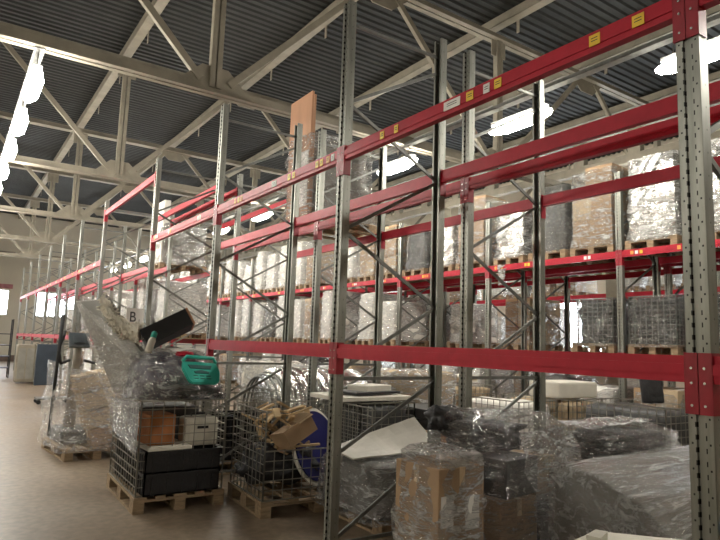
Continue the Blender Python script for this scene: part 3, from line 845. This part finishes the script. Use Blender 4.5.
# ---- open cage with wood scraps, between the aisle and the second frame
CX, CY, CR = 3.13, 5.58, -.06
p = pallet_bm(1.2, .92).build('pallet', M['pallet']); place(p, (CX, CY, 0), CR); tag(p, 'wooden pallet under the wire cage with wood scraps', 'pallet')
c = cage_bm(1.16, .88, .80, 0, front=.44).build('wire_cage', M['wire']); place(c, (CX, CY, .15), CR)
tag(c, 'wire cage with lowered front, filled with wood scraps and a blue disc', 'wire cage')
rnd = random.Random(11)
wd = ['sticking up at the left', 'lying across the pile', 'leaning on the mesh', 'at the back of the pile', 'beside the brown carton']
n = 0
for i in range(44):
    x = rnd.uniform(2.68, 3.12); y = rnd.uniform(5.35, 5.88); z = rnd.uniform(.5, .93)
    a = rnd.uniform(0, 6.28); e = rnd.uniform(-.5, .7); L = rnd.uniform(.16, .32)
    d = Vector((math.cos(a) * math.cos(e), math.sin(a) * math.cos(e) * .5, math.sin(e))) * L
    mb = MB(); mb.bar((0, 0, 0), d, rnd.uniform(.03, .07), .018)
    o = mb.build('wood_offcut', M['wood'], loc=Vector((x, y, z)) - d / 2); tag(o, 'short light wood offcut in the tangled scrap heap inside the low-front cage', 'wood offcut', 'wood offcuts in the cage')
b = blob(.42, .34, .22, 31, .3, 2.0).build('scrap_bag', M['darkbag'], loc=(2.92, 5.66, .38), smooth=True); tag(b, 'dark bag beneath the wood offcuts in the cage', 'sack')
b = thing('cardboard_box', (2.93, 5.38, .72), 'open brown carton tilted on the wood scraps', 'box'); b.rotation_euler = (R(-14), R(-26), R(10))
MB().box((0, 0, 0), (.36, .26, .17), bev=.004).build('carton_body', M['card'], b); MB().box((.1, -.06, .10), (.18, .2, .006), Matrix.Rotation(.3, 3, 'X')).build('carton_flap', M['card_pale'], b)
b = thing('blue_disc', (3.27, 5.53, .54), 'big round blue disc with pale rim standing in the wood scrap cage', 'disc'); b.rotation_euler = (R(74), R(4), R(24))
mb = MB(); mb.tube([(0, 0, -.03), (0, 0, .03)], .355, 48); mb.build('disc_body', M['blue'], b)
mb = MB()
for i in range(48):
    a0, a1 = i * 2 * math.pi / 48, (i + 1) * 2 * math.pi / 48
    mb.bar((math.cos(a0) * .36, math.sin(a0) * .36, 0), (math.cos(a1) * .36, math.sin(a1) * .36, 0), .075, .016, (0, 0, 1))
mb.build('rim', M['foam'], b)
# ---- small crate cage left of it, behind the tall cage
p = pallet_bm(.8, 1.2).build('pallet', M['pallet']); place(p, (3.05, 7.42, 0), H); tag(p, 'wooden pallet under the dark crate cage behind the tall cage', 'pallet')
c = cage_bm(1.12, .76, .82, 0).build('wire_cage', M['wire']); place(c, (3.05, 7.42, .15)); tag(c, 'wire cage of black crates just behind the wood scrap cage', 'wire cage')
for (xx, nm) in ((2.78, 'left'), (3.30, 'right')):
    for z0, lv in ((.155, 'bottom'), (.42, 'top')):
        o = crate((xx, 7.42, z0), (.46, .64, .25), 'black plastic crate in the cage behind the wood scraps, %s %s' % (lv, nm)); o['group'] = 'crates in the rear cage'

# ---- third pallet left: exercise machine and tilted cartons in film
b = thing('wrapped_pallet_load', (1.72, 9.20, 0), 'leaning pale cartons and an exercise machine wrapped on an aisle pallet', 'pallet load', None, .10)
pallet_bm(.8, 1.2).build('pallet', M['pallet'], b)
e = MB().b2(-.2, .2, -.35, .4, 0, .18, bev=.03).build('exercise_machine', M['greydark'], b, loc=(-.16, .12, .15)); e['label'] = 'grey exercise machine with curved black handlebars'
MB().tube([(0, .1, .15), (0, .05, .8), (0, -.02, 1.28)], [.08, .06, .05], 10).build('column', M['beige'], e, smooth=True)
mb = MB(); mb.box((0, -.04, 1.38), (.28, .06, .22), Matrix.Rotation(R(-25), 3, 'X'), bev=.015); mb.build('console', M['screen'], e)
MB().box((0, -.078, 1.39), (.17, .01, .10), Matrix.Rotation(R(-25), 3, 'X')).build('display', M['screen'], e)
for s in (-1, 1):
    MB().tube([(s * .10, 0, 1.10), (s * .24, -.14, 1.06), (s * .28, -.14, 1.22), (s * .22, -.06, 1.40), (s * .19, -.02, 1.50)], .022, 8).build('handlebar', M['rubber'], e, smooth=True)
MB().tube([(-.30, -.1, .1), (-.28, -.12, 1.0), (-.26, -.12, 1.72)], [.02, .022, .028], 8).build('swing_arm', M['rubber'], e, smooth=True)
for i in range(4):
    o = carton(b, (.12 - .075 * (i - 1), -.30, .30 + .235 * i), (.50, .34, .225), 'card_pale' if i else 'card', 0, True); o.rotation_euler = (0, R(-14), 0)
sheet([(-.42, -.62, 1.18), (.36, -.58, 1.05), (.42, -.60, .10), (-.50, -.66, .12)], 16, 20, .05, .003, 21, 4).build('stretch_film', M['film_thin'], b, smooth=True)
sheet([(-.42, .62, 1.25), (-.42, -.62, 1.18), (-.50, -.66, .12), (-.46, .62, .12)], 16, 20, .05, .003, 23, 4).build('stretch_film', M['film_thin'], b, smooth=True)

# ---- things far down the aisle
b = thing('panel_trolley', (2.22, 15.9, 0), 'blue-grey panel standing on a small wheeled trolley in the aisle', 'trolley')
MB().b2(-.38, .30, -.28, .28, .10, .14).build('deck', M['galv'], b)
MB().b2(-.45, -.02, -.04, .04, .42, 1.37, bev=.01).build('panel', M['bluegrey'], b)
for s in (-1, 1):
    MB().tube([(.05 + s * .06, 0, .14), (.05 + s * .06, 0, 1.30)], .018, 8).build('upright_rail', M['wire'], b)
    for t in (-1, 1):
        MB().tube([(s * .3 - .04, t * .22 - .015, .05), (s * .3 - .04, t * .22 + .015, .05)], .05, 12).build('wheel', M['rubber'], b)
for i, (x, y, w_, h_, lab) in enumerate([(2.20, 22.6, .55, 1.25, 'beige cabinet with rounded top beside the rack posts, nearer one'), (2.72, 23.6, .6, 1.2, 'beige cabinet farther down the aisle, half hidden')]):
    b = thing('metal_cabinet', (x, y, 0), lab, 'cabinet')
    MB().b2(-w_ / 2, w_ / 2, -.25, .25, .04, h_, bev=.05).build('body', M['beige'], b)
    MB().b2(-w_ / 2 + .05, -.02, -.265, -.25, .15, h_ - .12).build('door', M['greyboard'], b)
    MB().b2(.02, w_ / 2 - .05, -.265, -.25, .15, h_ - .12).build('door', M['greyboard'], b)
b = thing('shelf_cart', (1.62, 25.3, 0), 'dark open shelf cart at the left edge of the aisle', 'cart')
mb = MB()
for sx in (-1, 1):
    for sy in (-1, 1): mb.b2(sx * .33 - .02, sx * .33 + .02, sy * .3 - .02, sy * .3 + .02, .12, 2.1)
mb.build('frame', M['dark'], b)
for z in (.35, .75, 1.15, 1.55): MB().b2(-.34, .34, -.3, .3, z, z + .03).build('shelf', M['purple'], b)
for sx in (-1, 1):
    for sy in (-1, 1): MB().tube([(sx * .33 - .015, sy * .3, .06), (sx * .33 + .015, sy * .3, .06)], .06, 12).build('wheel', M['rubber'], b)

# ---- bay marker sign
b = thing('bay_sign', (2.37, 9.57, 1.90), 'small white sign with a black letter hung on a rack post', 'sign')
b.rotation_euler = (0, 0, R(20))
MB().b2(-.17, .13, -.008, 0, -.14, .14).build('sign_plate', M['paper'], b)
text_mesh('B', .22, M['ink'], b, (-.06, -.010, .0), (R(90), 0, 0)); text_mesh('1', .09, M['ink'], b, (.055, -.010, -.06), (R(90), 0, 0))

# ---- upper level of the front block
def wrapped(name, loc, w_, l_, h_, body, flm, lab, cat, seed, taper=.92, rz=0, amp=.04, wood=True, kidname='wrapped_goods'):
    b = thing(name, loc, lab, cat, None, rz)
    z = 0
    if wood: pallet_bm(w_, l_).build('pallet', M['pallet'], b); z = .146
    shell(w_ * .93, l_ * .93, h_, z, seed, taper, amp, 8, 10, 0).build(kidname, M[body], b, smooth=True)
    shell(w_ * .99, l_ * .99, h_ + .03, z - .03, seed + 2, taper, amp * 1.2).build('stretch_film', M[flm], b, smooth=False)
    return b
b = thing('board_load', (4.48, 7.48, 3.205), 'tall brown fibreboard panel and film-wrapped goods on a pallet at roof height', 'pallet load')
pallet_bm(.8, 1.2).build('pallet', M['pallet'], b, rot=(0, 0, H))
for i in range(5): MB().b2((-.52, -.48, 0, .15, .3)[i], (-.485, -.45, .03, .18, .33)[i], -.30, .34, .146, (1.96, 1.94, 1.3, 1.25, 1.2)[i] - .02 * i).build('fibreboard_panel', M['ply'], b)
shell(.92, .74, 1.02, .146, 55, .9, .05, 8, 10, 0).build('wrapped_goods', M['greyboard'], b, loc=(.05, 0, 0), smooth=True)
MB().b2(-.53, -.525, -.28, .1, .3, 1.1).build('paper_sheet', M['paper'], b)
shell(1.14, .80, 1.22, .12, 51, .95, .05).build('stretch_film', M['film'], b)
b = wrapped('wrapped_pallet_load', (4.48, 14.5, 3.205), 1.12, .95, .95, 'greyboard', 'film', 'grey film-wrapped load with a tall white side panel just beyond the cross passage', 'pallet load', 43, .95, amp=.04)
MB().box((-.46, .0, .146 + .75), (.16, .80, 1.5), bev=.02).build('tall_panel', M['sack'], b)

# ---- floor goods inside the near bays
M['palesheet'] = mat('pale stiff sheet', (.42, .40, .34), .5, var=.15, scale=3)
b = thing('wrapped_flat_goods', (3.72, 4.66, 0), 'flat film-wrapped goods with a stiff white sheet standing out on top', 'wrapped goods')
pallet_bm(1.1, .9).build('pallet', M['pallet'], b)
shell(1.30, .98, .40, .146, 61, .93, .03, 9, 9, 0).build('goods_core', M['coredark'], b, smooth=True)
shell(1.36, 1.04, .44, .12, 63, .92, .04).build('stretch_film', M['film'], b)
sheet([(-.66, -.15, .60), (.22, -.28, .66), (.20, .06, .90), (-.62, .34, .62)], 12, 8, .012, .012, 5, 3).build('white_sheet', M['palesheet'], b)
b = thing('wrapped_carton', (2.98, 3.30, 0), 'brown carton under clouded film on the floor beside the dark wrapped heap', 'carton')
pallet_bm(.46, .56).build('pallet', M['pallet'], b)
carton(b, (0, 0, .475), (.42, .46, .64), 'card')
MB().b2(.03, .16, -.236, -.231, .38, .6).build('paper_label', M['paper'], b)
MB().b2(-.19, -.08, -.236, -.231, .42, .62).build('paper_label', M['paper'], b)
shell(.50, .56, .76, .10, 71, .80, .05, 10, 14).build('stretch_film', M['film_thick'], b)
b = thing('wrapped_pallet_load', (3.78, 3.49, 0), 'dark boxes and black bags bundled in loose stretch film inside the near bay', 'pallet load')
pallet_bm(.8, .9).build('pallet', M['pallet'], b)
for i, (x, y, z, d) in enumerate([(-.18, -.18, .33, (.4, .4, .36)), (.2, -.16, .31, (.34, .44, .33)), (-.1, .2, .33, (.5, .36, .36)), (-.17, -.17, .66, (.42, .42, .27)), (.2, .02, .62, (.32, .6, .28))]):
    carton(b, (x, y, z), d, 'greydark' if i % 2 else 'card', .05 * i, tape=(i % 2 == 0))
blob(.36, .30, .14, 81, .35, 2.0).build('black_bag', M['darkbag'], b, loc=(-.05, .12, .90), smooth=True)
blob(.17, .14, .12, 83, .3, 2.4).build('black_bag', M['darkbag'], b, loc=(-.30, .30, 1.02), smooth=True)
shell(.88, .92, .92, .12, 85, .84, .09, 12, 18, .12).build('stretch_film', M['film_dark'], b, smooth=True)
sheet([(-.30, -.46, 1.0), (.42, -.40, 1.02), (.46, -.55, .25), (-.1, -.56, .2)], 24, 24, .07, .003, 9, 5).build('loose_film', M['film'], b)
# long wrapped roll
b = thing('wrapped_roll', (3.66, 2.44, 0), 'long grey film-wrapped bundle lying across the near bay beside the post', 'wrapped goods', None, .03)
prof = [(-.46, 0.0), (-.50, .22), (-.42, .47), (-.22, .66), (.05, .76), (.30, .81), (.40, .76), (.42, .4), (.40, 0)]
mb = MB(); bmx = mb.bm; rs = []; NX = 40
for i in range(NX + 1):
    x = 2.75 * i / NX; ring = []
    for j, (py, pz) in enumerate(prof):
        nn = noise.noise(Vector((x * .8, py * 5, pz * 5))) * .035 + noise.noise(Vector((x * 3.5, py * 9, pz * 9))) * .012
        e = 1 - .06 * (1 if i in (0, NX) else 0)
        ring.append(bmx.verts.new((x, (py + nn) * e, max(0, (pz + nn * (pz > .05)) * e))))
    rs.append(ring)
for i in range(NX):
    for j in range(len(prof)):
        k2 = (j + 1) % len(prof); bmx.faces.new((rs[i][j], rs[i + 1][j], rs[i + 1][k2], rs[i][k2]))
bmx.faces.new(rs[0]); bmx.faces.new(rs[-1][::-1])
M['coremid'] = mat('grey bundle core', (.22, .215, .19), .45, var=.4, scale=2, stretch=(.3, 2, 3))
mb.build('bundle_core', M['coremid'], b, smooth=True)
M['film_long'] = film('lengthwise stretch film', tint=(.8, .8, .76), lo=.12, hi=.9, scale=4, stretch=(.35, 2.6, 3.6), rough=.1)
mb = MB(); bmx = mb.bm; rs = []
for i in range(NX + 1):
    x = -.02 + 2.79 * i / NX; ring = []
    for j in range(0, (len(prof) - 1) * 3 + 1):
        a, f = divmod(j, 3); p0 = Vector((0, *prof[a])); p1 = Vector((0, *prof[min(a + 1, len(prof) - 1)])); p = p0.lerp(p1, f / 3)
        nn = .022 + noise.noise(Vector((x * .8, p.y * 5, p.z * 5))) * .035 + noise.noise(Vector((x * 2, p.y * 16, p.z * 16))) * .012
        o_ = Vector((0, p.y, p.z - .3)).normalized() * nn
        ring.append(bmx.verts.new((x, p.y + o_.y, max(.004, p.z + o_.z))))
    rs.append(ring)
for i in range(NX):
    for j in range(len(rs[0]) - 1): bmx.faces.new((rs[i][j], rs[i + 1][j], rs[i + 1][j + 1], rs[i][j + 1]))
bmx.faces.new(rs[0]); bmx.faces.new(rs[-1][::-1])
mb.build('stretch_film', M['film_long'], b, smooth=True)
# small foam board in the very foreground
b = thing('wrapped_flat_goods', (3.12, 1.72, 0), 'low wrapped stack under the white foam board at the bottom edge', 'wrapped goods')
pallet_bm(.7, .6).build('pallet', M['pallet'], b)
shell(.66, .56, .36, .146, 91, .95, .02, 8, 8, 0).build('goods_core', M['greyboard'], b)
shell(.70, .60, .39, .13, 93, .95, .03).build('stretch_film', M['film'], b)
mb = MB(); mb.poly([(-.16, .44, 0), (.10, .46, 0), (.40, .05, 0), (.30, -.25, 0), (-.05, -.25, 0)], .03, (0, 0, 1))
mb.poly([(-.14, .38, .03), (.0, .40, .03), (.02, .34, .03), (-.13, .30, .03)], .04, (0, 0, 1))
b = mb.build('foam_board', M['foam']); place(b, (3.12, 1.72, .555)); b.rotation_euler = (0, 0, .1)
tag(b, 'cut white foam board lying at the bottom edge of the picture', 'foam board')
b = MB().tube([(0, 0, 0), (0, 0, .03), (0, 0, .045)], [.022, .022, .012], 12).build('bottle_cap', M['bluebright'], loc=(2.60, 1.19, .93)); b.rotation_euler = (0, R(-90), 0)
tag(b, 'bright blue plastic cap fixed on the near post', 'cap')
# dark bundle behind the roll
b = thing('wrapped_bundle', (5.45, 3.55, 0), 'black fabric bundles flattened under shiny film behind the long roll', 'wrapped goods')
pallet_bm(1.2, .8).build('pallet', M['pallet'], b)
for i in range(4):
    blob(.62 - .03 * i, .36, .12, 100 + i, .25, 1.6).build('folded_bundle', M['darkbag'], b, loc=(.03 * i, 0, .26 + .17 * i), smooth=True)
shell(1.34, .84, .74, .12, 105, .9, .06, 10, 12).build('stretch_film', M['film_dark'], b)
b = sheet([(-.55, -.2, 0), (.5, -.15, .02), (.5, .2, .02), (-.5, .25, 0)], 14, 8, .03, .006, 33, 5).build('film_sheet', M['film_thick'], loc=(5.4, 3.55, .93))
tag(b, 'loose pale film spread on the black fabric bundles', 'sheet')

# ---- wire cages in the second aisle
def floor_cage(x, y, rz, w_, l_, h_, goods, lab, seed):
    p = pallet_bm(w_, l_).build('pallet', M['pallet']); place(p, (x, y, 0), rz); tag(p, 'wooden pallet under the ' + lab, 'pallet')
    c = cage_bm(w_ - .04, l_ - .06, h_, 0).build('wire_cage', M['wire']); place(c, (x, y, .15), rz); tag(c, lab, 'wire cage')
    g = shell(w_ - .12, l_ - .14, h_ * .93, 0, seed, .97, .03, 8, 8, 0).build('packed_goods', M[goods], smooth=True); place(g, (x, y, .152), rz)
    tag(g, 'packed goods filling the ' + lab, 'goods')
floor_cage(6.95, 4.15, -.03, .9, 1.2, .86, 'greydark', 'wire cage behind the black bundles', 111)
floor_cage(6.35, 5.75, .02, .8, 1.2, .80, 'sack', 'wire cage of white sacks left of the foam block', 112)
floor_cage(7.35, 5.75, 0, .8, 1.2, .80, 'card_pale', 'wire cage beneath the white foam block', 113)
floor_cage(6.35, 7.75, 0, .8, 1.2, .84, 'card', 'wire cage seen behind the black bag heap', 114)
floor_cage(7.35, 7.75, 0, .8, 1.2, .84, 'card_pale', 'wire cage under the pale boards', 115)
b = MB().box((0, 0, 0), (.80, .55, .22), bev=.03).build('foam_block', M['foam'], loc=(7.35, 5.55, 1.07), rot=(0, 0, -.05)); tag(b, 'white foam block resting on a wire cage', 'foam block')
b = thing('office_chair_back', (7.15, 4.1, 1.02), 'black rounded chair backrest sticking out of the cage', 'chair back'); b.rotation_euler = (R(-8), 0, R(-20))
mb = MB().box((0, 0, .17), (.30, .06, .36), bev=.028); mb.build('backrest', M['darkbag'], b, smooth=True); MB().bar((0, .04, -.02), (0, .04, .2), .03).build('back_support', M['galv'], b)
for i, (x, y, rz, L) in enumerate([(7.3, 7.8, .1, .9), (7.2, 7.7, -.05, .8), (7.4, 7.85, .2, .7)]):
    o = MB().b2(-L / 2, L / 2, -.2, .2, 0, .035).build('pale_board', M['card_pale' if i % 2 else 'foam'], loc=(x, y, 1.02 + .04 * i), rot=(0, 0, rz))
    tag(o, 'pale board stacked on a wire cage, %s' % ['lowest of three', 'middle of three', 'top of three'][i], 'board', 'pale boards on the cage')
# ---- goods behind the second frame: cage with flat white panel, cream wrapped block, dark stack
floor_cage(4.25, 6.05, 0, .8, 1.0, .80, 'greydark', 'wire cage behind the flat wrapped goods', 116)
for i, (mt_, z, d, lab) in enumerate([('foam', .99, (1.0, .7, .05), 'wide white panel laid over the cage behind the flat goods'), ('dark', 1.045, (.7, .5, .03), 'thin black tray on the wide white panel'), ('foam', 1.08, (.45, .32, .09), 'small white tray on top of the black tray')]):
    o = MB().box((0, 0, 0), d, bev=.01).build(['wide_board', 'black_tray', 'white_tray'][i], M[mt_], loc=(4.15 + .06 * i, 6.0, z + (.0 if i == 0 else .0)), rot=(0, 0, .12 * i)); tag(o, lab, 'panel' if i == 0 else 'tray')
b = thing('stacked_boards', (5.12, 5.75, 0), 'stack of dark boards on a pallet between two frames', 'board stack')
pallet_bm(.8, 1.0).build('pallet', M['pallet'], b)
for i in range(6): MB().b2(-.4 + .015 * i, .4 - .01 * i, -.48, .48, .146 + .12 * i, .146 + .12 * i + .11).build('board', M['greydark' if i % 3 else 'ply'], b)
wrapped('wrapped_pallet_load', (5.62, 6.75, 0), .9, .9, 1.08, 'card_pale', 'film_thick', 'cream film-wrapped block between the second row posts', 'pallet load', 121, .95)
# shiny spiral duct coil
b = thing('foil_duct', (4.36, 7.72, .62), 'large shiny ribbed foil duct lying on its side', 'duct', None, .0)
mb = MB(); bmx = mb.bm; rs = []; K = 40
for i in range(K * 2 + 1):
    x = -.55 + 1.35 * i / (K * 2); r = .58 + (.03 if i % 4 < 2 else -.015) + .02 * math.sin(i * .7)
    rs.append([bmx.verts.new((x, math.cos(a * 2 * math.pi / 32) * r, math.sin(a * 2 * math.pi / 32) * r)) for a in range(32)])
for i in range(K * 2):
    for a in range(32): bmx.faces.new((rs[i][a], rs[i][(a + 1) % 32], rs[i + 1][(a + 1) % 32], rs[i + 1][a]))
bmx.faces.new(rs[0]); bmx.faces.new(rs[-1][::-1])
mb.build('ribbed_duct', M['silver'], b, smooth=True)
for q in range(3):
    mb = MB(); mb.tube([(-.60 - .07 * q, math.cos(t * .2618) * (.56 - .03 * q), math.sin(t * .2618) * (.56 - .03 * q)) for t in range(25)], .018, 6, cap=False); mb.build('hoop', M['galv'], b, smooth=True)
# white sheeted pallets deeper in the front block
for i, (x, y, z, bd, w_, l_, h_, lab) in enumerate([
    (2.98, 9.0, 0, 'sack', .9, 1.1, .95, 'white wrapped pallet behind the dark crate cage'),
    (4.5, 9.02, 0, 'foam', .9, 1.1, 1.1, 'bright white wrapped pallet beyond the foil duct'),
    (3.05, 14.6, 0, 'sack', .9, 1.1, 1.3, 'tall white wrapped pallet at the far end of the passage'),
    (4.5, 15.2, 0, 'sack', .9, 1.1, 1.2, 'white wrapped pallet in the second row past the passage'),
    (3.1, 17.4, 0, 'card', .9, 1.1, 1.1, 'brown wrapped pallet in the front row far down the aisle'),
    (5.7, 8.4, 0, 'greydark', .8, .9, .9, 'dark wrapped pallet in the second aisle beyond the cream block')]):
    wrapped('wrapped_pallet_load', (x, y, z), w_, l_, h_, bd, 'film_thick', lab, 'pallet load', 130 + i, .93)
# torn film hanging from the far rack beam
b = sheet([(8.596, 7.95, 3.2), (8.596, 7.72, 3.2), (8.55, 7.78, 2.80), (8.55, 7.90, 2.80)], 8, 12, .03, .003, 77, 9).build('torn_film', M['film_thick'])
tag(b, 'torn strip of film hanging from the far rack upper beam', 'film strip')
